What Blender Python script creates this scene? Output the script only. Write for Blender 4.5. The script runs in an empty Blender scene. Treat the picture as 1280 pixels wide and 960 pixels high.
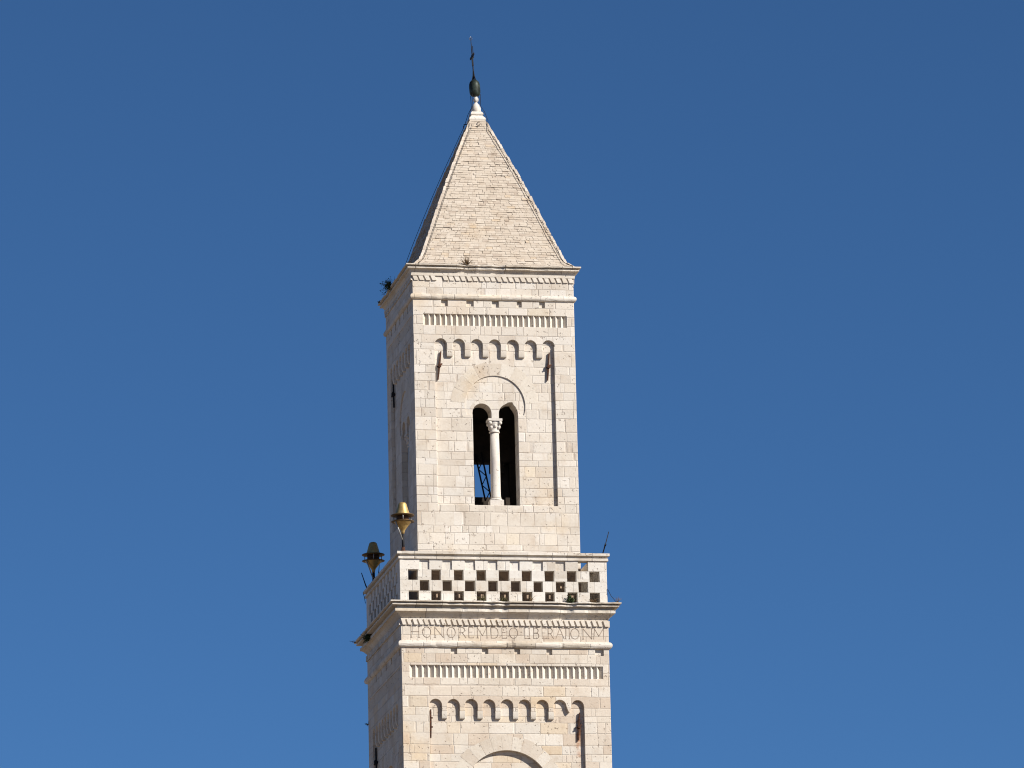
import bpy, bmesh, math, random
from mathutils import Vector, Matrix
R = math.radians
scene = bpy.context.scene
COL = scene.collection
rng = random.Random(7)

# ------------------------------------------------------------------ camera
cd = bpy.data.cameras.new("camera"); cam = bpy.data.objects.new("camera", cd); COL.objects.link(cam)
cr = Vector((0.98326724, -0.18072724, -0.02287371)).normalized()
cf = Vector((0.18125677, 0.95804698, 0.22200291)).normalized()
cu = cr.cross(cf).normalized(); cr = cf.cross(cu)
M = Matrix((cr, cu, -cf)).transposed().to_4x4(); M.translation = (-33.7318, -183.5194, 1.7)
cam.matrix_world = M
cd.sensor_fit = 'HORIZONTAL'; cd.sensor_width = 36; cd.lens = 36 * 7763.47 / 1280
cd.clip_start = 0.5; cd.clip_end = 12000
scene.camera = cam

# ------------------------------------------------------------------ light
SUN_AZ, SUN_EL = 46.0, 33.0          # degrees right of the front wall's normal, above the horizon
sv = Vector((math.sin(R(SUN_AZ)) * math.cos(R(SUN_EL)), -math.cos(R(SUN_AZ)) * math.cos(R(SUN_EL)), math.sin(R(SUN_EL))))
wd = bpy.data.worlds.new("World"); scene.world = wd; wd.use_nodes = True
wn = wd.node_tree; sky = wn.nodes.new('ShaderNodeTexSky'); sky.sky_type = 'NISHITA'; sky.sun_disc = False
sky.sun_elevation = R(SUN_EL); sky.sun_rotation = math.atan2(sv.x, sv.y)
sky.altitude = 0; sky.air_density = 0.5; sky.dust_density = 0.0; sky.ozone_density = 10.0
tint = wn.nodes.new('ShaderNodeMix'); tint.data_type = 'RGBA'; tint.blend_type = 'MULTIPLY'; tint.inputs[0].default_value = 1.0
tint.inputs[7].default_value = (0.92, 1.05, 0.97, 1)          # white balance of the clear sky
wn.links.new(sky.outputs[0], tint.inputs[6]); wn.links.new(tint.outputs[2], wn.nodes['Background'].inputs[0])
wn.nodes['Background'].inputs[1].default_value = 0.0665
sl = bpy.data.lights.new("sun", 'SUN'); sl.energy = 4.8; sl.angle = R(0.5); sl.color = (1.0, 0.94, 0.85)
so = bpy.data.objects.new("sun", sl); COL.objects.link(so); so.location = (60, -80, 90)
so.rotation_euler = (-sv).to_track_quat('-Z', 'Y').to_euler()
vs = scene.view_settings; vs.view_transform = 'Standard'; vs.look = 'None'; vs.gamma = 1; vs.use_curve_mapping = False
vs.exposure = 0.5
scene.cycles.pixel_filter_type = 'BLACKMAN_HARRIS'; scene.cycles.filter_width = 1.1

# ------------------------------------------------------------------ node helper
class NT:
    def __init__(s, name):
        s.m = bpy.data.materials.new(name); s.m.use_nodes = True; s.t = s.m.node_tree
        s.b = s.t.nodes['Principled BSDF']; s.b.inputs['Roughness'].default_value = 0.9
        s.b.inputs['Specular IOR Level'].default_value = 0.25
    def n(s, kind, **kw):
        x = s.t.nodes.new(kind)
        for k, v in kw.items(): setattr(x, k, v)
        return x
    def lk(s, a, b): s.t.links.new(a, b)
    def put(s, sock, v):
        if hasattr(v, 'links'): s.lk(v, sock)
        else: sock.default_value = v
    def ma(s, op, a, b=0.0, c=0.0, clamp=False):
        x = s.n('ShaderNodeMath', operation=op); x.use_clamp = clamp
        for i, v in enumerate((a, b, c)): s.put(x.inputs[i], v)
        return x.outputs[0]
    def sm(s, v, lo, hi, a=0.0, b=1.0):
        x = s.n('ShaderNodeMapRange', interpolation_type='SMOOTHSTEP'); s.put(x.inputs[0], v)
        for i, q in enumerate((lo, hi, a, b)): x.inputs[i + 1].default_value = q
        return x.outputs[0]
    def noise(s, scale, vec=None, w=None, detail=3.0, rough=0.55):
        x = s.n('ShaderNodeTexNoise', noise_dimensions='1D' if w is not None else '3D')
        x.inputs['Scale'].default_value = scale; x.inputs['Detail'].default_value = detail; x.inputs['Roughness'].default_value = rough
        if w is not None: s.put(x.inputs['W'], w)
        elif vec is not None: s.lk(vec, x.inputs['Vector'])
        return x.outputs[0]
    def white(s, a, b=None):
        x = s.n('ShaderNodeTexWhiteNoise', noise_dimensions='1D' if b is None else '2D')
        if b is None: s.put(x.inputs['W'], a); return x
        c = s.n('ShaderNodeCombineXYZ'); s.put(c.inputs[0], a); s.put(c.inputs[1], b); s.lk(c.outputs[0], x.inputs['Vector']); return x
    def mix(s, f, a, b, mode='MIX'):
        x = s.n('ShaderNodeMix', data_type='RGBA', blend_type=mode); s.put(x.inputs[0], f); s.put(x.inputs[6], a); s.put(x.inputs[7], b)
        return x.outputs[2]
    def ramp(s, f, stops, interp='LINEAR'):
        x = s.n('ShaderNodeValToRGB'); e = x.color_ramp; e.interpolation = interp
        while len(e.elements) < len(stops): e.elements.new(0.5)
        for el, (p, c) in zip(e.elements, stops): el.position = p; el.color = (*c, 1)
        s.put(x.inputs[0], f); return x.outputs[0]
    def bump(s, h, dist, strength=1.0, prev=None):
        x = s.n('ShaderNodeBump'); x.inputs['Distance'].default_value = dist; x.inputs['Strength'].default_value = strength
        s.put(x.inputs['Height'], h)
        if prev is not None: s.lk(prev, x.inputs['Normal'])
        return x.outputs[0]

def g(c): return (*c, 1.0)

def stone_finish(m, col, vec, joint=None, stain=0.5):
    """grain, pits and weather stains common to all the limestone"""
    blot = m.noise(0.55, vec, detail=5, rough=0.62)
    col = m.mix(m.sm(blot, 0.52, 0.78, 0, stain), col, g((0.66, 0.60, 0.53)), 'MULTIPLY')
    och = m.noise(0.42, vec, detail=6, rough=0.6)
    col = m.mix(m.sm(och, 0.55, 0.72, 0, 0.5), col, g((1.0, 0.86, 0.66)), 'MULTIPLY')
    blot2 = m.noise(2.6, vec, detail=5, rough=0.65)
    col = m.mix(m.sm(blot2, 0.50, 0.75, 0, 0.55), col, g((0.80, 0.73, 0.66)), 'MULTIPLY')
    grain = m.noise(16, vec, detail=5, rough=0.7)
    col = m.mix(m.sm(grain, 0.42, 0.66, 0, 0.42), col, g((0.86, 0.83, 0.80)), 'MULTIPLY')
    mp = m.n('ShaderNodeMapping'); m.lk(vec, mp.inputs['Vector']); mp.inputs['Scale'].default_value = (3.2, 3.2, 0.22)
    run = m.noise(1.0, mp.outputs[0], detail=6, rough=0.7)
    col = m.mix(m.sm(run, 0.54, 0.74, 0, stain * 0.75), col, g((0.74, 0.70, 0.66)), 'MULTIPLY')
    clus = m.sm(m.noise(0.9, vec, detail=3), 0.42, 0.66, 0, 0.05)
    pit = m.ma('ADD', m.noise(11, vec, detail=3, rough=0.6), clus)
    pitm = m.sm(pit, 0.655, 0.72)
    col = m.mix(m.ma('MULTIPLY', pitm, 0.46), col, g((0.27, 0.19, 0.14)))
    h = m.ma('ADD', m.ma('MULTIPLY', grain, 0.35), m.ma('MULTIPLY', blot2, 0.5))
    h = m.ma('SUBTRACT', h, m.ma('MULTIPLY', pitm, 0.9))
    if joint is not None: h = m.ma('SUBTRACT', h, m.ma('MULTIPLY', joint, 0.5))
    m.lk(col, m.b.inputs['Base Color'])
    m.lk(m.bump(h, 0.022, 0.8), m.b.inputs['Normal'])

def ashlar(name, ch, bw, seed, pal, jcol, courses=True, rust=False, foot=False, stain=0.45, jw=0.011):
    m = NT(name)
    P = m.n('ShaderNodeTexCoord').outputs['Object']
    sp = m.n('ShaderNodeSeparateXYZ'); m.lk(P, sp.inputs[0])
    ge = m.n('ShaderNodeNewGeometry'); sn = m.n('ShaderNodeSeparateXYZ'); m.lk(ge.outputs['True Normal'], sn.inputs[0])
    side = m.ma('GREATER_THAN', m.ma('ABSOLUTE', sn.outputs[0]), 0.6)
    u = m.ma('ADD', m.ma('MULTIPLY', sp.outputs[0], m.ma('SUBTRACT', 1.0, side)), m.ma('MULTIPLY', m.ma('ADD', sp.outputs[1], 31.3), side))
    wob = m.noise(1.4, P, detail=1)
    if courses:
        zz = m.ma('ADD', sp.outputs[2], m.ma('MULTIPLY', m.noise(0.95, w=m.ma('ADD', sp.outputs[2], seed), detail=2), 0.50))
        zz = m.ma('ADD', zz, m.ma('MULTIPLY', wob, 0.014))
        zr = m.ma('DIVIDE', zz, ch); row = m.ma('FLOOR', zr); fz = m.ma('FRACT', zr)
        dz = m.ma('MULTIPLY', m.ma('MINIMUM', fz, m.ma('SUBTRACT', 1.0, fz)), ch)
    else:
        row = m.ma('ADD', m.ma('FLOOR', m.ma('MULTIPLY', sp.outputs[2], 2.0)), seed); dz = 1.0
    rs = m.ma('ADD', row, m.ma('MULTIPLY', side, 71.0))
    wr = m.white(m.ma('ADD', rs, seed)); sc = m.n('ShaderNodeSeparateColor'); m.lk(wr.outputs['Color'], sc.inputs[0])
    freq = m.ma('MULTIPLY_ADD', sc.outputs[0], 0.75, 0.7)
    uu = m.ma('ADD', m.ma('MULTIPLY', m.ma('DIVIDE', u, bw), freq), m.ma('MULTIPLY', sc.outputs[1], 40.0))
    uu = m.ma('ADD', uu, m.ma('MULTIPLY', m.noise(0.8, w=m.ma('ADD', uu, m.ma('MULTIPLY', rs, 9.7)), detail=1), 1.15))
    col_i = m.ma('FLOOR', uu); fu = m.ma('FRACT', uu)
    du = m.ma('MULTIPLY', m.ma('MINIMUM', fu, m.ma('SUBTRACT', 1.0, fu)), bw)
    cell = m.white(col_i, rs); cs = m.n('ShaderNodeSeparateColor'); m.lk(cell.outputs['Color'], cs.inputs[0])
    # some blocks are cut in two by an extra upright joint
    cut = m.ma('GREATER_THAN', cs.outputs[2], 0.80 if courses else 2.0)
    dcut = m.ma('ADD', m.ma('MULTIPLY', m.ma('ABSOLUTE', m.ma('SUBTRACT', fu, 0.40)), bw), m.ma('SUBTRACT', 1.0, cut))
    d = m.ma('MINIMUM', m.ma('MINIMUM', du, dcut), dz)
    d = m.ma('ADD', d, m.ma('MULTIPLY', m.ma('SUBTRACT', m.noise(7, P, detail=3), 0.5), 0.014))
    joint = m.sm(d, jw * 1.5, jw * 0.4)
    fade = m.sm(m.noise(1.1, P, detail=4), 0.38, 0.68, 0.10, 1.0)
    base = m.ramp(cell.outputs['Value'], pal)
    val = m.ma('MULTIPLY_ADD', cs.outputs[1], 0.10, 0.93)
    cv = m.n('ShaderNodeCombineColor')
    for i in range(3): m.lk(val, cv.inputs[i])
    base = m.mix(1.0, base, cv.outputs[0], 'MULTIPLY')
    base = m.mix(m.ma('MULTIPLY', joint, m.ma('MULTIPLY', fade, 0.55)), base, g(jcol))
    if rust:
        # rust run-off below the iron anchor on the right
        a = m.ma('SUBTRACT', 1.0, m.ma('DIVIDE', m.ma('ABSOLUTE', m.ma('SUBTRACT', sp.outputs[0], 2.20)), 0.11), clamp=True)
        b = m.ma('MULTIPLY', m.sm(sp.outputs[2], 31.5, 32.8), m.sm(sp.outputs[2], 33.35, 33.1))
        f = m.ma('MULTIPLY', a, b); f = m.ma('MULTIPLY', f, m.sm(m.noise(4, P), 0.25, 0.6)); f = m.ma('MULTIPLY', f, m.ma('SUBTRACT', 1.0, side))
        base = m.mix(m.ma('MULTIPLY', f, 1.3, clamp=True), base, g((0.38, 0.15, 0.05)))
    if foot:        # stone turns darker and browner towards the shaft foot behind the parapet
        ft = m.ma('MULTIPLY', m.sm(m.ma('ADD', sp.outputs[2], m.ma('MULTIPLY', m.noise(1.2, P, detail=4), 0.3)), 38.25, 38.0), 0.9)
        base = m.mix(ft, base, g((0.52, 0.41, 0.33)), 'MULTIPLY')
    stone_finish(m, base, P, joint, stain)
    return m.m

PAL_UP = [(0.0, (0.585, 0.52, 0.445)), (0.15, (0.62, 0.56, 0.485)), (0.5, (0.64, 0.585, 0.512)), (0.85, (0.665, 0.615, 0.55)), (0.95, (0.68, 0.64, 0.585)), (1.0, (0.645, 0.57, 0.465))]
PAL_LO = [(0.0, (0.57, 0.475, 0.38)), (0.16, (0.605, 0.53, 0.445)), (0.5, (0.635, 0.57, 0.485)), (0.8, (0.66, 0.61, 0.54)), (0.9, (0.645, 0.565, 0.46)), (1.0, (0.61, 0.50, 0.37))]
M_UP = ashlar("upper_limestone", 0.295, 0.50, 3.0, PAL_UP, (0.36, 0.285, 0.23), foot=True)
M_LO = ashlar("lower_limestone", 0.30, 0.56, 11.0, PAL_LO, (0.33, 0.255, 0.205), rust=True)
PAL_MO = [(0.0, (0.55, 0.49, 0.41)), (0.5, (0.64, 0.59, 0.52)), (0.85, (0.68, 0.635, 0.57)), (1.0, (0.62, 0.53, 0.41))]
M_MO = ashlar("moulding_limestone", 1, 0.85, 5.0, PAL_MO, (0.16, 0.13, 0.11), courses=False, stain=0.6, jw=0.013)
M_BAL = ashlar("balustrade_limestone", 0.328, 0.69, 23.0, [(0, (0.58, 0.53, 0.465)), (0.5, (0.66, 0.62, 0.56)), (1, (0.70, 0.67, 0.62))], (0.33, 0.29, 0.25), courses=False, jw=0.008)

def plain_stone(name, stops, stain=0.4):
    m = NT(name); P = m.n('ShaderNodeTexCoord').outputs['Object']
    rnd = m.n('ShaderNodeNewGeometry').outputs['Random Per Island']
    stone_finish(m, m.ramp(rnd, stops), P, None, stain); return m.m
M_VOUS = plain_stone("voussoir_limestone", [(0, (0.56, 0.49, 0.41)), (0.5, (0.635, 0.58, 0.50)), (0.85, (0.67, 0.62, 0.55)), (1, (0.60, 0.49, 0.35))])
M_CARV = plain_stone("carved_limestone", [(0, (0.60, 0.54, 0.46)), (1, (0.66, 0.61, 0.54))])
M_MARB = plain_stone("column_marble", [(0, (0.60, 0.555, 0.50)), (1, (0.63, 0.585, 0.53))], 0.25)
M_FIN = plain_stone("finial_limestone", [(0, (0.66, 0.62, 0.56)), (1, (0.70, 0.66, 0.60))], 0.2)
M_TILE = plain_stone("roof_stone", [(0, (0.42, 0.35, 0.285)), (0.1, (0.49, 0.42, 0.345)), (0.6, (0.515, 0.448, 0.37)), (0.95, (0.55, 0.485, 0.41)), (1, (0.52, 0.42, 0.31))], 0.8)
M_ARR = plain_stone("arris_limestone", [(0, (0.48, 0.41, 0.34)), (1, (0.62, 0.56, 0.49))], 0.5)
M_INT = plain_stone("shade_dark_masonry", [(0, (0.075, 0.066, 0.058)), (1, (0.085, 0.075, 0.065))])  # shade of the unlit inside put into a near-black stone colour

def simple(name, c, rough=0.6, metal=0.0, c2=None, scale=8.0, bump=0.0):
    m = NT(name); m.b.inputs['Roughness'].default_value = rough; m.b.inputs['Metallic'].default_value = metal
    P = m.n('ShaderNodeTexCoord').outputs['Object']; nz = m.noise(scale, P, detail=5, rough=0.65)
    m.lk(m.mix(m.sm(nz, 0.35, 0.68), g(c), g(c2 or tuple(v * 0.7 for v in c))), m.b.inputs['Base Color'])
    if bump: m.lk(m.bump(nz, bump, 0.7), m.b.inputs['Normal'])
    return m.m
M_TERR = simple("dirty_brown_paving", (0.085, 0.06, 0.045), 0.95, 0, (0.13, 0.09, 0.065), 3)
M_IRON = simple("rusty_iron", (0.040, 0.022, 0.016), 0.8, 0.2, (0.12, 0.045, 0.022), 20, 0.01)
M_DARKIRON = simple("dark_iron", (0.022, 0.022, 0.026), 0.7, 0.3)
M_COPPER = simple("weathered_copper", (0.016, 0.019, 0.015), 0.5, 0.35, (0.05, 0.07, 0.058), 5, 0.006)
M_GOLD = simple("dull_gold_paint", (0.55, 0.39, 0.16), 0.46, 0.6, (0.38, 0.25, 0.09), 7)
M_FLG = simple("underside_shade_gold", (0.16, 0.10, 0.04), 0.5, 0.3, (0.10, 0.06, 0.028), 6)  # shade under the flanges painted in as a darker gold brown
M_CORE = simple("brown_speaker_core", (0.075, 0.035, 0.016), 0.7)
M_GREYROD = simple("galvanised_steel", (0.42, 0.41, 0.39), 0.5, 0.5)
M_WOOD = simple("dark_timber", (0.030, 0.023, 0.018), 0.85, 0, (0.045, 0.034, 0.026), 6)
M_LETTER = simple("carved_groove_dirt", (0.20, 0.152, 0.122), 0.95, 0, (0.37, 0.30, 0.24), 9)
M_LEAF = simple("dark_green_leaves", (0.045, 0.065, 0.022), 0.6, 0, (0.028, 0.045, 0.016), 14)
M_DRY = simple("dry_brown_stems", (0.20, 0.13, 0.065), 0.9, 0, (0.11, 0.07, 0.04), 14)
M_OLIVE = simple("olive_dry_leaves", (0.12, 0.105, 0.05), 0.8, 0, (0.07, 0.065, 0.03), 14)

# ------------------------------------------------------------------ mesh builder
class MB:
    def __init__(s): s.v, s.f, s.sm = [], [], []
    def add(s, vs, fs, xf=None, smooth=False):
        o = len(s.v)
        for p in vs:
            p = Vector(p); s.v.append(tuple(xf @ p if xf else p))
        for f in fs: s.f.append(tuple(i + o for i in f)); s.sm.append(smooth)
        return s
    def box(s, lo, hi, xf=None, jit=0.0):
        x0, y0, z0 = lo; x1, y1, z1 = hi
        vs = [(x, y, z) for z in (z0, z1) for y in (y0, y1) for x in (x0, x1)]
        if jit: vs = [tuple(c + rng.uniform(-jit, jit) for c in v) for v in vs]
        return s.add(vs, [(0, 2, 3, 1), (4, 5, 7, 6), (0, 1, 5, 4), (2, 6, 7, 3), (0, 4, 6, 2), (1, 3, 7, 5)], xf)
    def prism(s, poly, d0, d1, xf=None):            # poly in (u, z), extruded along depth y d0..d1
        n = len(poly); vs = [(u, d0, z) for u, z in poly] + [(u, d1, z) for u, z in poly]
        fs = [tuple(range(n)), tuple(reversed(range(n, 2 * n)))] + [(i, i + n, (i + 1) % n + n, (i + 1) % n) for i in range(n)]
        return s.add(vs, fs, xf)
    def lathe(s, prof, n=24, xf=None, smooth=True, sx=1.0, sy=1.0):
        vs, fs = [], []
        for r, z in prof:
            for k in range(n):
                a = 2 * math.pi * k / n; vs.append((r * math.cos(a) * sx, r * math.sin(a) * sy, z))
        for i in range(len(prof) - 1):
            for k in range(n):
                fs.append((i * n + k, i * n + (k + 1) % n, (i + 1) * n + (k + 1) % n, (i + 1) * n + k))
        fs.append(tuple(reversed(range(n)))); fs.append(tuple(range((len(prof) - 1) * n, len(prof) * n)))
        return s.add(vs, fs, xf, smooth)
    def tube(s, pts, rad, n=8, xf=None):
        pts = [Vector(p) for p in pts]; rad = rad if isinstance(rad, (list, tuple)) else [rad] * len(pts)
        vs, fs = [], []
        for i, p in enumerate(pts):
            t = (pts[min(i + 1, len(pts) - 1)] - pts[max(i - 1, 0)]).normalized()
            a = t.cross(Vector((0, 0, 1))) if abs(t.z) < 0.95 else t.cross(Vector((0, 1, 0))); a.normalize(); b = t.cross(a)
            for k in range(n):
                q = 2 * math.pi * k / n; vs.append(p + (a * math.cos(q) + b * math.sin(q)) * rad[i])
        for i in range(len(pts) - 1):
            for k in range(n): fs.append((i * n + k, i * n + (k + 1) % n, (i + 1) * n + (k + 1) % n, (i + 1) * n + k))
        fs.append(tuple(range(n))); fs.append(tuple(reversed(range((len(pts) - 1) * n, len(pts) * n))))
        return s.add(vs, fs, xf, True)
    def build(s, name, mat, parent=None, loc=None):
        me = bpy.data.meshes.new(name); me.from_pydata(s.v, [], s.f); me.update()
        bm = bmesh.new(); bm.from_mesh(me); bmesh.ops.recalc_face_normals(bm, faces=bm.faces); bm.to_mesh(me); bm.free()
        me.polygons.foreach_set('use_smooth', s.sm); me.materials.append(mat)
        o = bpy.data.objects.new(name, me); COL.objects.link(o); o.parent = parent
        if loc is not None: o.location = loc
        return o

def face_xf(k): return Matrix.Rotation(-k * math.pi / 2, 4, 'Z')     # 0 front, 1 left, 2 back, 3 right

def slab(mb, outer, holes, d0, d1, xf, bevel=0.0):
    """a wall layer: outline and holes in (u, z), from depth y=d0 (outside) to y=d1"""
    cu_ = bpy.data.curves.new("tmp", 'CURVE'); cu_.dimensions = '2D'; cu_.fill_mode = 'BOTH'
    cu_.extrude = (d1 - d0) / 2 - bevel; cu_.bevel_depth = bevel; cu_.bevel_resolution = 0; cu_.offset = -bevel
    for poly in [outer] + holes:
        sp = cu_.splines.new('POLY'); sp.points.add(len(poly) - 1); sp.use_cyclic_u = True
        for p, (u, z) in zip(sp.points, poly): p.co = (u, z, 0, 1)
    ob = bpy.data.objects.new("tmp", cu_); COL.objects.link(ob)
    dg = bpy.context.evaluated_depsgraph_get(); me = bpy.data.meshes.new_from_object(ob.evaluated_get(dg))
    mid = (d0 + d1) / 2
    mb.add([(v.co.x, mid - v.co.z, v.co.y) for v in me.vertices], [tuple(p.vertices) for p in me.polygons], xf)
    bpy.data.objects.remove(ob); bpy.data.curves.remove(cu_); bpy.data.meshes.remove(me)

def rect(u0, u1, z0, z1): return [(u0, z0), (u1, z0), (u1, z1), (u0, z1)]
def arc(cx, cz, r, a0, a1, n): return [(cx + r * math.cos(R(a0 + (a1 - a0) * i / n)), cz + r * math.sin(R(a0 + (a1 - a0) * i / n))) for i in range(n + 1)]

def ring(mb, prof, seg=0.16, jit=0.006, chips=(), cx=0.0, chipd=0.05, nchip=0):
    """square moulding: closed profile of (half_width, z), run round the four sides with weathered edges"""
    n = len(prof); big = max(p[0] for p in prof); zt = max(p[1] for p in prof); zb = min(p[1] for p in prof)
    cnt = int(2 * big / seg); vs, fs = [], []
    for k in range(4):
        xf = face_xf(k)
        ch = list(chips) if k == 0 else []
        ch += [(rng.uniform(-big, big), rng.uniform(0.05, 0.16), rng.uniform(0.3, 1.0) * chipd) for _ in range(nchip)]
        for i in range(cnt):
            t = -1 + 2 * i / cnt
            for r, z in prof:
                u = t * r; e = 0.0
                for cu0, cw, cdp in ch:
                    if abs(t * big - cu0) < cw: e = max(e, cdp * (1 - abs(t * big - cu0) / cw) ** 0.5)
                w = (r - min(p[0] for p in prof)) / (big - min(p[0] for p in prof) + 1e-6)
                d = r - (e * w if i else 0) + (rng.uniform(-jit, jit) if i else 0)
                vs.append(xf @ Vector((u, -d, z - (e * 0.2 if z > zt - 0.03 else 0) + rng.uniform(-jit, jit) * 0.6)))
    N = 4 * cnt
    # the four faces run clockwise: order them so that consecutive columns meet
    order = []
    for k in (0, 3, 2, 1): order += [k * cnt + i for i in range(cnt)]
    for a in range(N):
        c0, c1 = order[a], order[(a + 1) % N]
        for j in range(n):
            fs.append((c0 * n + j, c1 * n + j, c1 * n + (j + 1) % n, c0 * n + (j + 1) % n))
    mb.add([v + Vector((cx, 0, 0)) for v in vs], fs)

def teeth(mb, u0, u1, z0, z1, n, d_apex, depth, xf):     # sawtooth course of stones set on edge
    p = (u1 - u0) / n; vs, fs = [], []
    for i in range(n + 1):
        for (u, d) in ((u0 + i * p, d_apex), (u0 + (i + 0.5) * p, d_apex + depth)):
            if i == n and d > d_apex: continue
            jj = rng.uniform(-0.006, 0.006) if 0 < i < n else 0
            vs += [(u + jj, d, z0), (u + jj, d, z1)]
    for i in range(len(vs) // 2 - 1): fs.append((2 * i, 2 * i + 2, 2 * i + 3, 2 * i + 1))
    mb.add(vs, fs, xf)

def dentils(mb, half, z0, z1, n, proj, skew, xf, w=0.64, miss=()):
    p = 2 * half / n
    for i in range(n):
        if i in miss: continue
        u = -half + i * p + rng.uniform(-0.006, 0.006); ww = p * w
        d = half + proj + rng.uniform(-0.008, 0.006); j = lambda: rng.uniform(-0.006, 0.006)
        vs = [(u + skew + j(), -half + 0.03, z0), (u + ww + skew + j(), -half + 0.03, z0), (u + ww + j(), -half + 0.03, z1), (u + j(), -half + 0.03, z1),
              (u + skew + j(), -d, z0 + j()), (u + ww + skew + j(), -d, z0 + j()), (u + ww + j(), -d + proj * 0.2, z1), (u + j(), -d + proj * 0.2, z1)]
        mb.add(vs, [(0, 1, 2, 3), (4, 7, 6, 5), (0, 4, 5, 1), (1, 5, 6, 2), (2, 6, 7, 3), (3, 7, 4, 0)], xf)

def voussoirs(mb, cx, cz, r0, r1, a0, a1, n, d, xf, gap=0.007, th=0.03):
    for i in range(n):
        b0 = a0 + (a1 - a0) * i / n; b1 = a0 + (a1 - a0) * (i + 1) / n; rr = r1 + rng.uniform(-0.04, 0.04)
        ga = math.degrees(gap / ((r0 + r1) / 2))
        mb.prism(arc(cx, cz, r0, b0 + ga, b1 - ga, 4) + arc(cx, cz, rr, b1 - ga, b0 + ga, 3), d - 0.004 + rng.uniform(-0.001, 0.001), d + th, xf)

def tag(o, label, cat, group=None, kind=None):
    if label: o['label'] = label
    if cat: o['category'] = cat
    if group: o['group'] = group
    if kind: o['kind'] = kind
    return o
def empty(name, loc): 
    o = bpy.data.objects.new(name, None); o.empty_display_size = 0.3; o.location = loc; COL.objects.link(o); return o

# ------------------------------------------------------------------ ground
mg = NT("pale_paved_ground"); Pg = mg.n('ShaderNodeTexCoord').outputs['Object']
nzg = mg.noise(0.05, Pg, detail=8, rough=0.7); nz2 = mg.noise(1.5, Pg, detail=4)
mg.lk(mg.mix(mg.sm(nz2, 0.3, 0.7, 0, 0.5), mg.ramp(nzg, [(0.3, (0.165, 0.125, 0.088)), (0.7, (0.26, 0.20, 0.14))]), g((0.19, 0.145, 0.105))), mg.b.inputs['Base Color'])
gm = MB(); gm.add([(-5000, -5000, 0), (5000, -5000, 0), (5000, 5000, 0), (-5000, 5000, 0)], [(0, 1, 2, 3)])
tag(gm.build('ground', mg.m), None, None, kind='structure')

# ------------------------------------------------------------------ the bell tower
T = empty('bell_tower', (0, 0, 0))
tag(T, 'tall square white limestone bell tower with a pyramid stone roof and chequered balustrade', 'bell tower')

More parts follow.
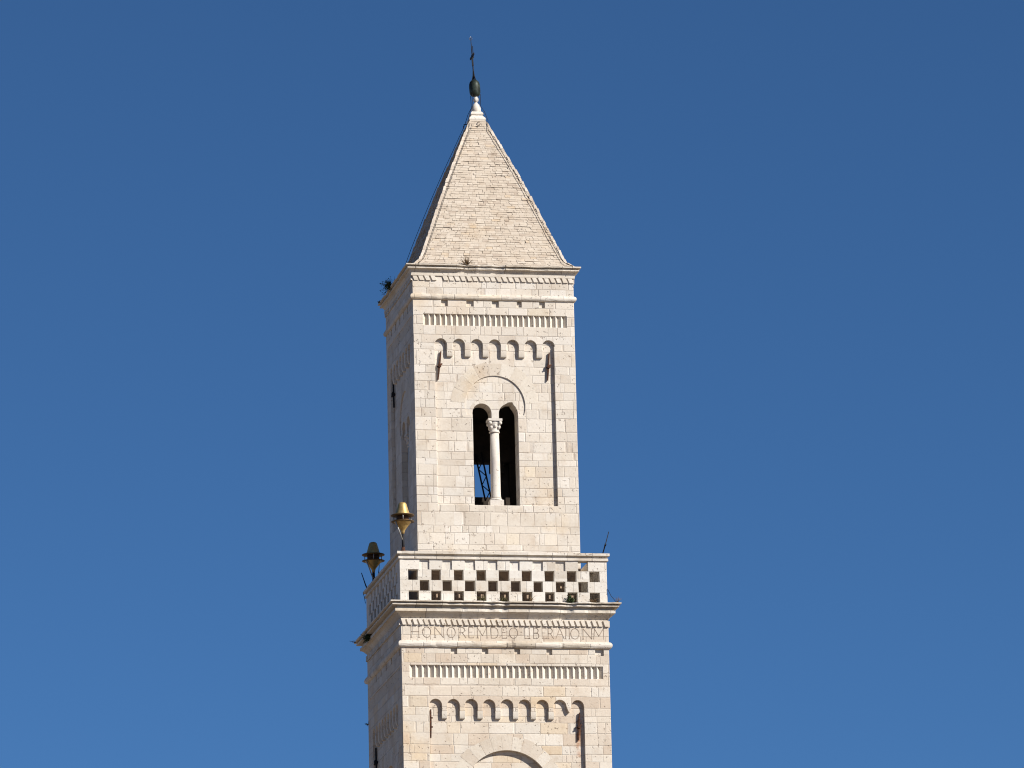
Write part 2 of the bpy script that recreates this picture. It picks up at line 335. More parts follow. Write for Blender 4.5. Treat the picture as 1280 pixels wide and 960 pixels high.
def shaft(half, z0, z1, panel, arches, notches, notch_z, saw, big, lights, mat, name, depths, n_big, corb_h, break_corbel=None):
    """one storey of the tower: three wall layers on each side, arches, corbels, blind arch and twin light"""
    a, b, c, e = depths        # y depth behind the front of: panel, tympanum, wall inside
    mb, saw_mb = MB(), MB()
    (pu, pz0, spring, r, pitch) = panel
    na = len(arches)
    for k in range(4):
        xf = face_xf(k); fb = k % 2 == 0
        # --- outer layer with the arcaded panel
        hole = [(-pu, pz0)]
        top = []
        for i, cx in enumerate(arches):
            rr = r * rng.uniform(0.97, 1.03)
            L = cx - rr if i else -pu; Rr = cx + rr if i < na - 1 else pu
            at = arc(cx, spring, rr, 180, 0, 12)
            if i == 0: at = [(-pu, spring)] + at
            if i == na - 1: at = at + [(pu, spring)]
            if i == 0: top += at[0:]
            else:
                pz = spring - corb_h * 0.42
                px0, px1 = arches[i - 1] + r, cx - r
                if break_corbel == i and k == 0:
                    top += [((px0 + px1) / 2 - 0.02, spring - 0.16), ((px0 + px1) / 2 + 0.02, spring - 0.19)]
                else: top += [(px0, pz), (px1, pz)]
                top += at
        hole = [(-pu, pz0)] + top + [(pu, pz0)]
        holes = [hole]
        for (n0, n1) in notches: holes.append(rect(n0, n1, notch_z[0] - rng.uniform(0, 0.03), notch_z[1]))
        holes.append(rect(saw[0], saw[1], saw[2], saw[3]))
        hu = half if fb else half - a
        slab(mb, rect(-hu, hu, z0, z1), holes, -half, -half + a, xf, 0.009)
        for (n0, n1) in notches: mb.box((n0 - 0.01, -half + 0.078, notch_z[0] - 0.05), (n1 + 0.01, -half + a - 0.003, notch_z[1] + 0.01), xf)
        teeth(saw_mb, saw[0], saw[1], saw[2] - 0.01, saw[3] + 0.01, saw[4], -half + 0.006, 0.098, xf)
        # --- corbels: quarter rounds under the springing of the little arches
        for i in range(1, na):
            if break_corbel == i and k == 0: continue
            px0, px1 = arches[i - 1] + r, arches[i] - r
            zt = spring - corb_h * 0.42; hh = corb_h * 0.58
            pr = [(-half + 0.001, zt)] + [(-half + 0.001 + a * 0.42 * (1 - math.cos(t)), zt - hh * math.sin(t)) for t in [R(12 * q) for q in range(1, 8)]]
            pr = pr[:-1] + [(-half + a * 0.40, zt - hh), (-half + a - 0.004, zt - hh), (-half + a - 0.004, zt)]
            cm = MB(); n = len(pr)
            cm.add([(px0, d, z) for d, z in pr] + [(px1, d, z) for d, z in pr],
                   [tuple(range(n)), tuple(reversed(range(n, 2 * n)))] + [(q, (q + 1) % n, (q + 1) % n + n, q + n) for q in range(n)], xf)
            cm.build('corbel', M_CARV, T)
        # --- panel layer with the blind arch
        (bcz, bR, bbot) = big; (l0, l1, m0, m1, lz0, lsp) = lights
        hb = half - a; hu = hb if fb else hb - b
        if bcz - bbot < bR:
            a0 = math.degrees(math.asin((bbot - bcz) / bR)); mid = arc(0, bcz, bR, 180 - a0, a0, 40)
        else: mid = [(-bR, bbot)] + arc(0, bcz, bR, 180, 0, 40) + [(bR, bbot)]
        arch_hole = [(l0, lz0), (l0, bbot)] + mid + [(l1, bbot), (l1, lz0)]
        slab(mb, rect(-hu, hu, z0, z1), [arch_hole], -hb, -hb + b, xf, 0.006)
        vous = MB(); voussoirs(vous, 0, bcz, bR + 0.004, bR + (0.42 if bR < 1.2 else 0.45), 4, 176, n_big, -hb, xf); vous.build('arch_voussoirs', M_VOUS, T)
        # --- tympanum and inner wall with the twin light
        hc = hb - b; hu = hc if fb else hc - c
        rl = (m0 - l0) / 2; rr_ = (l1 - m1) / 2
        ra = arc((m1 + l1) / 2, lsp, rr_, 180, 0, 14)
        if k == 0 and half < 3: ra = ra[:6] + [((m1 + l1) / 2 + 0.02, lsp + rr_ + 0.05), ((m1 + l1) / 2 + 0.13, lsp + rr_ + 0.055), ((m1 + l1) / 2 + 0.17, lsp + rr_ - 0.03), ((m1 + l1) / 2 + 0.235, lsp + rr_ - 0.10)] + ra[11:]
        lh = [(l0, lz0)] + arc((l0 + m0) / 2, lsp, rl, 180, 0, 14) + [(m0, lsp - 0.16), (m1, lsp - 0.16)] + ra + [(l1, lz0)]
        slab(mb, rect(-hu, hu, z0, z1), [lh], -hc, -hc + c, xf, 0.006)
        vous = MB(); voussoirs(vous, (l0 + m0) / 2, lsp, rl + 0.004, rl + 0.13, 20, 160, 5, -hc, xf)
        vous.build('light_voussoirs', M_VOUS, T); vous = MB(); voussoirs(vous, (m1 + l1) / 2, lsp, rr_ + 0.004, rr_ + 0.13, *((115, 160, 2) if k == 0 and half < 3 else (20, 160, 5)), -hc, xf); vous.build('light_voussoirs', M_VOUS, T)
        if e: colonnette(k, half, -hc + 0.19, lz0, lsp - 0.16)
    sh = mb.build(name, mat, T)
    saw_mb.build('sawtooth_course', M_CARV, T)
    return sh

def colonnette(k, half, y, zb, zt):
    xf = face_xf(k) @ Matrix.Translation((0, y, 0))
    h = zt - zb
    c = MB(); c.lathe([(0.155, zb + 0.27), (0.165, zb + 0.30), (0.15, zb + 0.34), (0.148, zb + h * 0.5), (0.135, zt - 0.42)], 28, xf)
    col = c.build('column', M_MARB, T)
    b = MB(); b.box((-0.21, -0.2, zb), (0.21, 0.2, zb + 0.20), xf); b.lathe([(0.21, zb + 0.20), (0.20, zb + 0.235), (0.17, zb + 0.27)], 24, xf)
    b.build('column_base', M_MARB, col)
    q = MB(); q.lathe([(0.14, zt - 0.43), (0.165, zt - 0.42), (0.165, zt - 0.39), (0.14, zt - 0.375), (0.15, zt - 0.28), (0.175, zt - 0.15), (0.185, zt - 0.07)], 24, xf)
    q.box((-0.215, -0.21, zt - 0.075), (0.215, 0.21, zt - 0.002), xf, 0.004)
    for sx in (-1, 1):
        for sy in (-1, 1):           # corner volutes and leaf tips
            v = xf @ Matrix.Translation((sx * 0.155, sy * 0.155, zt - 0.13))
            q.lathe([(0.02, -0.055), (0.05, -0.04), (0.062, 0), (0.05, 0.04), (0.02, 0.055)], 10, v)
            v = xf @ Matrix.Translation((sx * 0.12, sy * 0.13, zt - 0.27))
            q.lathe([(0.015, -0.06), (0.045, -0.02), (0.05, 0.02), (0.02, 0.05)], 8, v)
    for sx, sy in ((0, -1), (0, 1), (1, 0), (-1, 0)):
        v = xf @ Matrix.Translation((sx * 0.145, sy * 0.145, zt - 0.23)); q.lathe([(0.015, -0.06), (0.045, -0.02), (0.05, 0.03), (0.02, 0.06)], 8, v)
    q.build('column_capital', M_MARB, col)

# lower storey (its foot runs down to the square)
Lh = 3.17
lo_arch = [-2.163 + i * 0.5408 for i in range(9)]
shaft(Lh, 24.0, 36.24, (2.355, 25.2, 33.60, 0.192, 0.54), lo_arch,
      [(-1.67, -1.48), (-0.72, -0.54), (0.27, 0.44), (1.25, 1.42), (2.74, 3.00)], (35.17, 35.40),
      (-2.93, 2.96, 34.44, 34.815, 32), (30.93, 1.34, 29.2), (-0.98, 0.98, -0.16, 0.16, 25.6, 30.0), M_LO, 'lower_shaft', (0.115, 0.15, 0.65, True), 15, 0.40, break_corbel=8)
fm = MB()
for k in range(4):
    xf = face_xf(k); hu = Lh if k % 2 == 0 else Lh - 0.9
    slab(fm, rect(-hu, hu, 0.0, 24.0), [], -Lh, -Lh + 0.9, xf, 0.0)
fm.build('tower_foot', M_LO, T)
pb = MB(); ring(pb, [(3.17, 0.0), (3.42, 0.0), (3.42, 0.9), (3.30, 1.05), (3.17, 1.06)], jit=0.004); pb.build('base_plinth', M_MO, T)

# upper storey
up_arch = [-1.660 + i * 0.5555 for i in range(7)]
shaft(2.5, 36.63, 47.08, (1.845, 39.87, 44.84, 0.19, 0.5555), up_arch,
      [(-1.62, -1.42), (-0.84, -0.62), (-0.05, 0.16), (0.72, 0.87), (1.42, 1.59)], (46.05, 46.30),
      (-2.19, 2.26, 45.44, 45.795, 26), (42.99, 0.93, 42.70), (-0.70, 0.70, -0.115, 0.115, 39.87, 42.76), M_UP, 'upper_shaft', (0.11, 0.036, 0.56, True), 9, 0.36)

# mouldings
m = MB(); ring(m, [(2.49, 46.235)] + [(2.5 + 0.075 * math.sin(R(t)), 46.33 - 0.088 * math.cos(R(t))) for t in range(15, 166, 15)] + [(2.49, 46.425)], jit=0.004, nchip=2, chipd=0.03)
m.build('roll_moulding', M_MO, T)
m = MB(); ring(m, [(3.16, 35.35)] + [(3.17 + 0.095 * math.sin(R(t)), 35.455 - 0.105 * math.cos(R(t))) for t in range(15, 166, 15)] + [(3.16, 35.565)], jit=0.005, nchip=2, chipd=0.03)
m.build('roll_moulding', M_MO, T)
m = MB()
for k in range(4): dentils(m, 2.5, 46.84, 46.99, 27, 0.038, 0.06, face_xf(k), 0.70, (4,) if k == 0 else ())
ring(m, [(2.30, 46.985), (2.538, 46.985), (2.54, 47.07), (2.30, 47.07)], seg=0.2, jit=0.003)
m.build('dentil_course', M_CARV, T)
m = MB()
for k in range(4): dentils(m, 3.17, 36.035, 36.215, 37, 0.055, 0.06, face_xf(k), 0.64)
m.build('dentil_course', M_CARV, T)
m = MB(); ring(m, [(2.30, 47.055), (2.52, 47.06), (2.53, 47.10), (2.575, 47.165), (2.655, 47.184), (2.66, 47.19), (2.66, 47.222), (2.645, 47.226), (2.585, 47.23), (2.585, 47.26), (2.61, 47.277), (2.71, 47.28), (2.712, 47.317), (2.30, 47.325)],
               seg=0.11, chips=[(-0.78, 0.28, 0.10), (-0.35, 0.2, 0.07), (0.15, 0.22, 0.07), (1.35, 0.3, 0.06)], nchip=5, chipd=0.05, jit=0.004)
m.build('upper_cornice', M_MO, T)
m = MB(); ring(m, [(2.95, 36.21), (3.15, 36.21), (3.155, 36.26), (3.20, 36.31), (3.26, 36.375), (3.33, 36.418), (3.355, 36.42), (3.36, 36.425), (3.36, 36.505), (3.345, 36.51), (3.27, 36.515), (3.27, 36.575), (3.31, 36.598), (3.455, 36.60), (3.46, 36.605), (3.46, 36.642), (3.45, 36.645), (3.39, 36.648), (3.39, 36.675), (3.42, 36.684), (3.515, 36.686), (3.52, 36.69), (3.52, 36.728), (2.95, 36.738)],
               seg=0.11, chips=[(1.95, 0.22, 0.11), (2.75, 0.2, 0.05), (-0.05, 0.14, 0.06)], nchip=5, chipd=0.05, jit=0.004)
m.build('lower_cornice', M_MO, T)
m = MB(); m.box((-3.0, -3.0, 36.45), (3.0, 3.0, 36.62)); m.build('terrace_floor', M_TERR, T)

# chequered balustrade
m = MB(); BH = 3.165; TH = 0.24
ROWS = (37.735, 38.05), (37.41, 37.733), (37.085, 37.408), (36.725, 37.083)
for k in range(4):
    xf = face_xf(k); TH = 0.24 if k % 2 == 0 else 0.12; hu = BH if k % 2 == 0 else BH - 0.242; w = 0.151; pt = 0.693 if k % 2 == 0 else 0.625
    for row, (z0, z1) in enumerate(ROWS):
        if row % 2: us = [i * pt + 0.01 for i in range(-4, 5)]
        else: us = [(i + 0.5) * pt + 0.01 for i in range(-4, 4)]
        edges = [-hu] + [e for u in us for e in (u - w + rng.uniform(-0.012, 0.012), u + w + rng.uniform(-0.012, 0.012))] + [hu]
        for i in range(0, len(edges), 2):
            j = lambda: rng.uniform(-0.006, 0.006); d = -BH + rng.uniform(0, 0.006)
            b0, b1 = edges[i], edges[i + 1]; l = 0 if i == 0 else 1; r_ = 0 if i == len(edges) - 2 else 1
            m.prism([(b0 + l * j(), z0 + 0.001), (b1 + r_ * j(), z0 + 0.001), (b1 + r_ * j(), z1 - 0.001), (b0 + l * j(), z1 - 0.001)], d, -BH + TH, xf)
        for i, u in enumerate(us):
            if row == 0 and not (k == 0 and i == len(us) - 1): m.box((u - w - 0.02, -BH + 0.05, z0 + 0.002), (u + w + 0.02, -BH + TH - 0.01, z1 - 0.003), xf)
            if row and k >= 2: m.box((u - w - 0.02, -BH + 0.06, z0 + 0.002), (u + w + 0.02, -BH + TH - 0.01, z1 - 0.003), xf)
bal = m.build('balustrade', M_BAL, T)
m = MB(); ring(m, [(2.86, 38.05), (3.205, 38.05), (3.21, 38.055), (3.21, 38.125), (3.14, 38.128), (3.14, 38.18), (3.17, 38.195), (3.245, 38.197), (3.25, 38.20), (3.25, 38.275), (2.86, 38.285)], seg=0.14, nchip=3, chipd=0.03, jit=0.004)
m.build('coping', M_MO, bal)

# belfry inside: lining slabs (floor, ceiling), shade painted into their colour, set clear of the walls
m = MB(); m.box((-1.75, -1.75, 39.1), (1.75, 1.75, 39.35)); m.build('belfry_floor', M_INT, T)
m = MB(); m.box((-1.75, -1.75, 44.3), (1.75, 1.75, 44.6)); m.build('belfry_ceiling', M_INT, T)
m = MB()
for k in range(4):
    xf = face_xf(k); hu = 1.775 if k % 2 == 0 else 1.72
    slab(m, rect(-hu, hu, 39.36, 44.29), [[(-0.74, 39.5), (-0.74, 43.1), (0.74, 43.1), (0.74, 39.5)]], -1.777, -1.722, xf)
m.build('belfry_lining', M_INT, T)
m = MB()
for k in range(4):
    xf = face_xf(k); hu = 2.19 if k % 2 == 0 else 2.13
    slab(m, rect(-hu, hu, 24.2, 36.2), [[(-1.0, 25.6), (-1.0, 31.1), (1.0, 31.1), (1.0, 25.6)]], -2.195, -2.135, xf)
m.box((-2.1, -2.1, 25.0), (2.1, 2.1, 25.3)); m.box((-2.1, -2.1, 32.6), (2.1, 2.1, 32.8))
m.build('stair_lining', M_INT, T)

# pyramid roof of stone courses
PR = [(47.29, 2.66), (47.34, 2.55), (47.39, 2.44), (47.46, 2.345), (47.55, 2.28), (47.68, 2.215), (47.836, 2.158), (48.282, 1.982), (49.406, 1.557), (50.454, 1.149), (51.463, 0.722), (52.513, 0.262), (52.62, 0.215)]
def prad(z):
    for (z0, r0), (z1, r1) in zip(PR, PR[1:]):
        if z <= z1: return r0 + (r1 - r0) * (z - z0) / (z1 - z0)
    return PR[-1][1]
RX = 0.055
m = MB()
z = 47.31
while z < 52.56:
    ch = rng.uniform(0.066, 0.092); z1 = min(z + ch, 52.6); rb, rt = prad(z), prad(z1)
    for k in range(4):
        xf = Matrix.Translation((RX, 0, 0)) @ face_xf(k)
        u = -1.0; us = [-1.0]; 
        while u < 1.0:
            u += rng.uniform(0.11, 0.30) / max(rb, 0.1); us.append(min(u, 1.0))
        if len(us) > 2 and (us[-1] - us[-2]) * rb < 0.08: us.pop(-2)
        co = rng.uniform(-0.006, 0.006)
        for a, b in zip(us, us[1:]):
            o = 0.012 + co + rng.uniform(-0.008, 0.008); gp = rng.choice((0.002, 0.002, 0.006)) / max(rb, 0.1); j = lambda s=0.006: rng.uniform(-s, s)
            if rng.random() < 0.06: o -= 0.022
            ee = lambda t: t * (1 + (0.012 + j(0.016)) / max(rb, 0.2)) if abs(t) == 1 else t
            aa, bb = ee(a), ee(b)
            vs = [((aa + gp) * rb, -rb - o + j(), z + j()), ((bb - gp) * rb, -rb - o + j(), z + j()), ((bb - gp) * rt, -rt - o * 0.35 + j(), z1 - 0.002), ((aa + gp) * rt, -rt - o * 0.35 + j(), z1 - 0.002),
                  (a * rb, -rb + 0.07, z), (b * rb, -rb + 0.07, z), (b * rt, -rt + 0.06, z1), (a * rt, -rt + 0.06, z1)]
            m.add(vs, [(0, 1, 2, 3), (4, 7, 6, 5), (0, 4, 5, 1), (1, 5, 6, 2), (2, 6, 7, 3), (3, 7, 4, 0)], xf)
    z = z1
roof = m.build('spire_roof', M_TILE, T)
for k in range(4):
    m = MB(); z = 47.36; xf = Matrix.Translation((RX, 0, 0)) @ face_xf(k)
    while z < 52.45:
        z1 = z + rng.uniform(0.10, 0.19); rb, rt = prad(z), prad(z1)
        o = 0.018 + rng.uniform(-0.012, 0.012); w = rng.uniform(0.045, 0.075); j = lambda: rng.uniform(-0.006, 0.006)
        lo = [(rb - w, -rb - o), (rb + o, -rb - o), (rb + o, -rb + w), (rb - w, -rb + w)]; dr = (rb - rt) * 0.8
        vs = [(a + j(), b + j(), z) for a, b in lo] + [(a - dr + j(), b + dr + j(), z1 - 0.006) for a, b in lo]
        m.add(vs, [(3, 2, 1, 0), (4, 5, 6, 7)] + [(q, (q + 1) % 4, (q + 1) % 4 + 4, q + 4) for q in range(4)], xf)
        z = z1
    m.build('arris_stones', M_ARR, roof)
m = MB(); vs, fs = [], []
for i, (z, r) in enumerate(PR):
    r = r - 0.045; vs += [(RX - r, -r, z), (RX + r, -r, z), (RX + r, r, z), (RX - r, r, z)]
    if i: fs += [((i - 1) * 4 + q, (i - 1) * 4 + (q + 1) % 4, i * 4 + (q + 1) % 4, i * 4 + q) for q in range(4)]
fs += [(3, 2, 1, 0), tuple(range(len(vs) - 4, len(vs)))]
m.add(vs, fs); m.build('roof_core', M_INT, roof)

# finial
m = MB()
ring(m, [(0.02, 52.55), (0.25, 52.55), (0.265, 52.60), (0.255, 52.64), (0.175, 52.735), (0.02, 52.735)], seg=0.1, cx=RX, jit=0.003)
ring(m, [(0.02, 52.73), (0.15, 52.735), (0.20, 52.765), (0.20, 52.81), (0.16, 52.865), (0.02, 52.875)], seg=0.1, cx=RX, jit=0.003)
xf = Matrix.Translation((RX, 0, 0))
m.lathe([(0.11, 52.85), (0.135, 52.88), (0.150, 52.93), (0.148, 52.99), (0.13, 53.06), (0.10, 53.12), (0.06, 53.165), (0.038, 53.19), (0.045, 53.205), (0.072, 53.235), (0.083, 53.28), (0.076, 53.33), (0.05, 53.375), (0.04, 53.40), (0.02, 53.42)], 20, xf)
fin = m.build('stone_finial', M_FIN, T)
tilt = Matrix.Translation((RX - 0.015, 0, 53.40)) @ Matrix.Rotation(R(-3.2), 4, 'Y')
m = MB(); m.lathe([(0.05, 0.0), (0.12, 0.01), (0.155, 0.05), (0.172, 0.12), (0.175, 0.30), (0.168, 0.38), (0.14, 0.46), (0.09, 0.51), (0.035, 0.535)], 24, tilt)
m.build('copper_ball', M_COPPER, T)
m = MB()
m.tube([(0, 0, 0.5), (0.0, 0, 0.80), (0.002, 0, 1.2), (0, 0, 1.62), (0, 0, 1.88)], [0.026, 0.020, 0.018, 0.013, 0.008], 8, tilt)
for q in range(4):
    a = q * math.pi / 2 + 0.5; m.tube([(0.085 * math.cos(a), 0.085 * math.sin(a), 0.49), (0.03 * math.cos(a), 0.03 * math.sin(a), 0.66), (0.012 * math.cos(a), 0.012 * math.sin(a), 0.82)], 0.012, 6, tilt)
cx = m.build('cross_rod', M_DARKIRON, T)
m = MB()      # the iron cross seen nearly edge on: arms run front to back
m.box((-0.022, -0.03, 0.98), (0.022, 0.03, 1.34), tilt)
m.box((-0.014, -0.33, 1.26), (0.014, 0.33, 1.32), tilt); m.box((0.03, -0.02, 1.36), (0.045, 0.02, 1.62), tilt)
m.box((-0.012, -0.012, 1.24), (0.05, 0.012, 1.38), tilt)
m.build('cross', M_DARKIRON, cx)
m = MB(); m.tube([(-0.05, 0, 1.86), (0.0, 0, 1.80), (0.045, 0, 1.88), (0.0, 0, 1.93), (-0.05, 0, 1.86)], 0.008, 6, tilt)
m.build('cross_tip', M_GREYROD, cx)
# lightning conductor wires down the four arrises, and hooks below the collar
for sx, sy in ((-1, -1), (1, -1), (1, 1), (-1, 1)):
    pts = [(RX - 0.01 + sx * 0.13, sy * 0.13, 53.44), (RX + sx * 0.125, sy * 0.125, 53.05), (RX + sx * 0.22, sy * 0.22, 52.86), (RX + sx * 0.31, sy * 0.31, 52.55)]
    for zz in (52.2, 51.7, 51.2, 50.5, 49.7, 48.9, 48.2, 47.8, 47.55, 47.42):
        e = rng.uniform(-0.012, 0.012) if sy > 0 else 0
        if sy > 0: r = prad(zz) + 0.06 + e; pts.append((RX + sx * r, sy * r, zz + 0.03))      # hangs clear of the far arrises
        else: r = prad(zz); pts.append((RX + sx * (r - min(0.125, r * 0.35) + e), -(r + 0.052), zz + 0.03))   # lies on the front slope beside the arris
    pts += [(pts[-1][0] + sx * 0.12, sy * 2.72, 47.345), (pts[-1][0] + sx * 0.12, sy * 2.73, 47.22)]
    m = MB(); m.tube(pts, 0.008, 6); m.build('lightning_conductor', M_DARKIRON, T)
for k, u in ((0, 0.0), (1, 0.0)):
    xf = Matrix.Translation((RX, 0, 52.45)) @ face_xf(k) @ Matrix.Translation((u, -0.30, 0))
    m = MB(); m.tube([(0, 0.06, 0.03), (0, -0.03, 0.03), (0.03, -0.10, 0.02), (0.045, -0.12, -0.05), (0.015, -0.11, -0.10), (-0.035, -0.10, -0.08)], 0.013, 7, xf); m.build('iron_hook', M_IRON, T)

# iron tie anchors
def anchor(k, half, u0, z0, u1, z1, cross, mat=M_IRON):
    xf = face_xf(k); m = MB(); d = -half - 0.03
    L = math.hypot(u1 - u0, z1 - z0); n = Vector(((z1 - z0) / L, -(u1 - u0) / L)) * 0.026
    um, zm = (u0 + u1) / 2, (z0 + z1) / 2
    m.prism([(u0 - n.x * .6, z0), (um - n.x, zm - n.y), (u1 - n.x * .6, z1), (u1 + n.x * .6, z1), (um + n.x, zm + n.y), (u0 + n.x * .6, z0)], d - 0.03, d + 0.02, xf)
    if cross:
        m.tube([(um - 0.075, d - 0.05, zm - 0.06), (um + 0.08, d - 0.05, zm + 0.05)], 0.026, 6, xf)
        m.box((um - 0.045, d - 0.07, zm - 0.05), (um + 0.045, d + 0.03, zm + 0.05), xf)
        m.tube([(um, d - 0.01, zm), (um, d + 0.10, zm)], 0.03, 6, xf)
    else:
        for q in (0.3, 0.62):
            m.tube([(um, d, z1 + (z0 - z1) * q), (um, d + 0.1, z1 + (z0 - z1) * q)], 0.025, 6, xf); m.box((um, d - 0.035, z1 + (z0 - z1) * q - 0.02), (um + 0.06, d + 0.0, z1 + (z0 - z1) * q + 0.02), xf)
    m.build('tie_anchor', mat, T)
anchor(0, 2.405, -1.755, 43.75, -1.65, 44.64, True); anchor(0, 2.405, 1.635, 43.79, 1.705, 44.66, True)
anchor(1, 2.405, -1.62, 43.78, -1.66, 44.62, True, M_DARKIRON)
anchor(0, 3.07, -2.315, 32.62, -2.305, 33.48, False); anchor(0, 3.07, 2.18, 32.58, 2.225, 33.42, True)
anchor(1, 3.07, -2.20, 32.3, -2.22, 33.2, True, M_DARKIRON)

# inscription: incised capitals, one stroke at a time (positions in metres along the frieze)
def px(p): return -2.831 + (p - 515.0) * 0.024402
ZB, ZT = 35.655, 35.975
ins = MB(); LH = ZT - ZB; FR = -Lh
def stroke(pts, w=0.017):
    for (x0, y0), (x1, y1) in zip(pts, pts[1:]):
        a = Vector((x0, ZB + y0 * LH)); b = Vector((x1, ZB + y1 * LH)); t = (b - a).normalized(); n = Vector((-t.y, t.x)) * w / 2 * rng.uniform(0.85, 1.2); e = t * 0.004
        ins.prism([tuple(a - e - n), tuple(b + e - n), tuple(b + e + n), tuple(a - e + n)], FR - 0.005, FR + 0.006)
def serif(x, y, s=0.03): stroke([(x - s, y), (x + s, y)], 0.014)
def lH(a, b):
    for x in (a, b): stroke([(x, 0), (x, 1)]); serif(x, 0); serif(x, 1)
    stroke([(a, .54), (b, .54)], 0.016)
def oval(a, b, a0=0, a1=360, y0=0.0, y1=1.0, w=0.017):
    c = (a + b) / 2; r = (b - a) / 2; n = 18
    stroke([(c + r * math.cos(R(a0 + (a1 - a0) * i / n)), (y0 + y1) / 2 + (y1 - y0) / 2 * math.sin(R(a0 + (a1 - a0) * i / n))) for i in range(n + 1)], w)
def lO(a, b): oval(a, b)
def lN(a, b): stroke([(a, 0), (a, 1), (b, 0), (b, 1)]); serif(a, 0); serif(b, 1)
def bowl(a, b, y0, y1):
    stroke([(a, y1), ((a + b) / 2, y1)]); stroke([(a, y0), ((a + b) / 2, y0)]); h = (b - (a + b) / 2)
    stroke([((a + b) / 2 + h * math.cos(R(t)), (y0 + y1) / 2 + (y1 - y0) / 2 * math.sin(R(t))) for t in range(-90, 91, 15)])
def lR(a, b): stroke([(a, 0), (a, 1)]); bowl(a, b - 0.02, .48, 1); stroke([((a + b) / 2, .48), (b + 0.02, 0)]); serif(a, 0)
def lE(a, b): stroke([(a, 0), (a, 1)]); stroke([(a, 1), (b, 1)], .016); stroke([(a, .55), (a + (b - a) * .75, .55)], .016); stroke([(a, 0), (b, 0)], .016); stroke([(b, 0), (b, .10)], .014); stroke([(b, 1), (b, .90)], .014)
def lM(a, b): stroke([(a, 0), (a + .03, 1), ((a + b) / 2, .28), (b - .01, 1), (b, 0)])
def lD(a, b): stroke([(a, 0), (a, 1)]); bowl(a, b, 0, 1)
def lI(a): stroke([(a, 0), (a, 1)]); serif(a, 0); serif(a, 1)
def lL(a, b): stroke([(a, 1), (a, 0), (b, 0)]); serif(a, 1)
def lB(a, b): stroke([(a, 0), (a, 1)]); bowl(a, b - .02, .52, 1); bowl(a, b, 0, .52)
def lA(a, b): stroke([(a, 0), ((a + b) / 2, 1), (b, 0)]); stroke([(a + (b - a) * .25, .4), (a + (b - a) * .75, .4)], .015)
def lT(a, b): stroke([((a + b) / 2, 0), ((a + b) / 2, 1)]); stroke([(a, 1), (b, 1)], .016); serif((a + b) / 2, 0)
Z1 = lambda q: px(505 + q * 90 / 1280); Z2 = lambda q: px(590 + q * 90 / 1280); Z3 = lambda q: px(675 + q * 90 / 1280)
lH(Z1(125), Z1(262)); lO(Z1(330), Z1(475)); stroke([(Z1(462), .15), (Z1(466), -.18)], .009); lN(Z1(545), Z1(695)); lO(Z1(762), Z1(908)); stroke([(Z1(848), .75), (Z1(848), .05), (Z1(862), -.2)], .01)
lR(Z1(975), Z1(1085)); lE(Z1(1148), Z1(1225)); stroke([(Z2(95), 0), (Z2(90), 1), (Z2(180), .22), (Z2(256), 1), (Z2(262), 0)]); serif(Z2(95), 0); serif(Z2(262), 0)
ins.build('inscription', M_LETTER, T); ins = MB(); lD(Z2(335), Z2(460)); lE(Z2(530), Z2(608)); lO(Z2(658), Z2(808)); stroke([(Z2(862), .60), (Z2(885), .60)], .025); ins.build('inscription', M_LETTER, T); ins = MB(); lL(Z2(935), Z2(1015)); lI(Z2(1015)); lB(Z2(1092), Z2(1185)); lE(Z3(35), Z3(108)); lR(Z3(142), Z3(228))
lA(Z3(280), Z3(425)); lT(Z3(385), Z3(520)); lI(Z3(520)); lO(Z3(545), Z3(695)); lN(Z3(765), Z3(920)); stroke([(Z3(920), 1), (Z3(985), 1)], .01); stroke([(Z3(920), .5), (Z3(965), .5)], .01); lM(Z3(955), Z3(1135))
ins.build('inscription', M_LETTER, T)

# hanging cable ends on the cornice
m = MB(); m.tube([(3.17, -3.18, 37.2), (3.26, -3.24, 36.98), (3.40, -3.36, 36.75)], 0.008, 6); m.build('cable', M_DARKIRON, T)
m = MB(); m.tube([(-3.26, 3.2, 38.25), (-3.22, 3.2, 38.1), (-3.19, 3.19, 37.9)], 0.009, 6); m.build('cable', M_DARKIRON, T)

# ------------------------------------------------------------------ bell frame inside the belfry
bf = empty('bell_stand', (0, 0, 39.35))
tag(bf, 'dark timber and iron bell stand inside the belfry behind the left window light', 'bell stand')
def bpart(name, fn, mat=M_WOOD):
    q = MB(); fn(q); o = q.build(name, mat); o.parent = bf; o.location = (0, 0, -39.35); return o
bpart('lower_beam', lambda q: q.box((-1.6, 1.35, 39.36), (1.6, 1.65, 40.93)))
bpart('head_beam', lambda q: q.box((-1.6, 1.3, 42.02), (1.6, 1.66, 42.42)))
bpart('upper_boarding', lambda q: q.box((-1.6, 1.45, 42.42), (1.6, 1.6, 43.3)))
bpart('hanger_block', lambda q: q.box((0.50, 1.36, 41.72), (0.95, 1.6, 42.02)))
bpart('post', lambda q: q.box((-1.6, 1.36, 40.93), (-1.35, 1.6, 42.02))); bpart('post', lambda q: q.box((1.1, 1.36, 40.93), (1.35, 1.6, 42.02)))
def lattice(q):
    a0, a1 = Vector((-0.05, 0.9, 42.2)), Vector((0.24, 0.9, 40.72)); w = Vector((0.19, 0, 0.04))
    for o in (Vector((0, 0, 0)), w): q.tube([a0 + o, a1 + o], 0.027, 6)
    n = 6
    for i in range(n):
        p = a0 + (a1 - a0) * (i / n); p2 = a0 + (a1 - a0) * ((i + 1) / n)
        q.tube([p + (w if i % 2 else w * 0), p2 + (w * 0 if i % 2 else w)], 0.016, 6)
bpart('lattice_brace', lattice, M_DARKIRON)

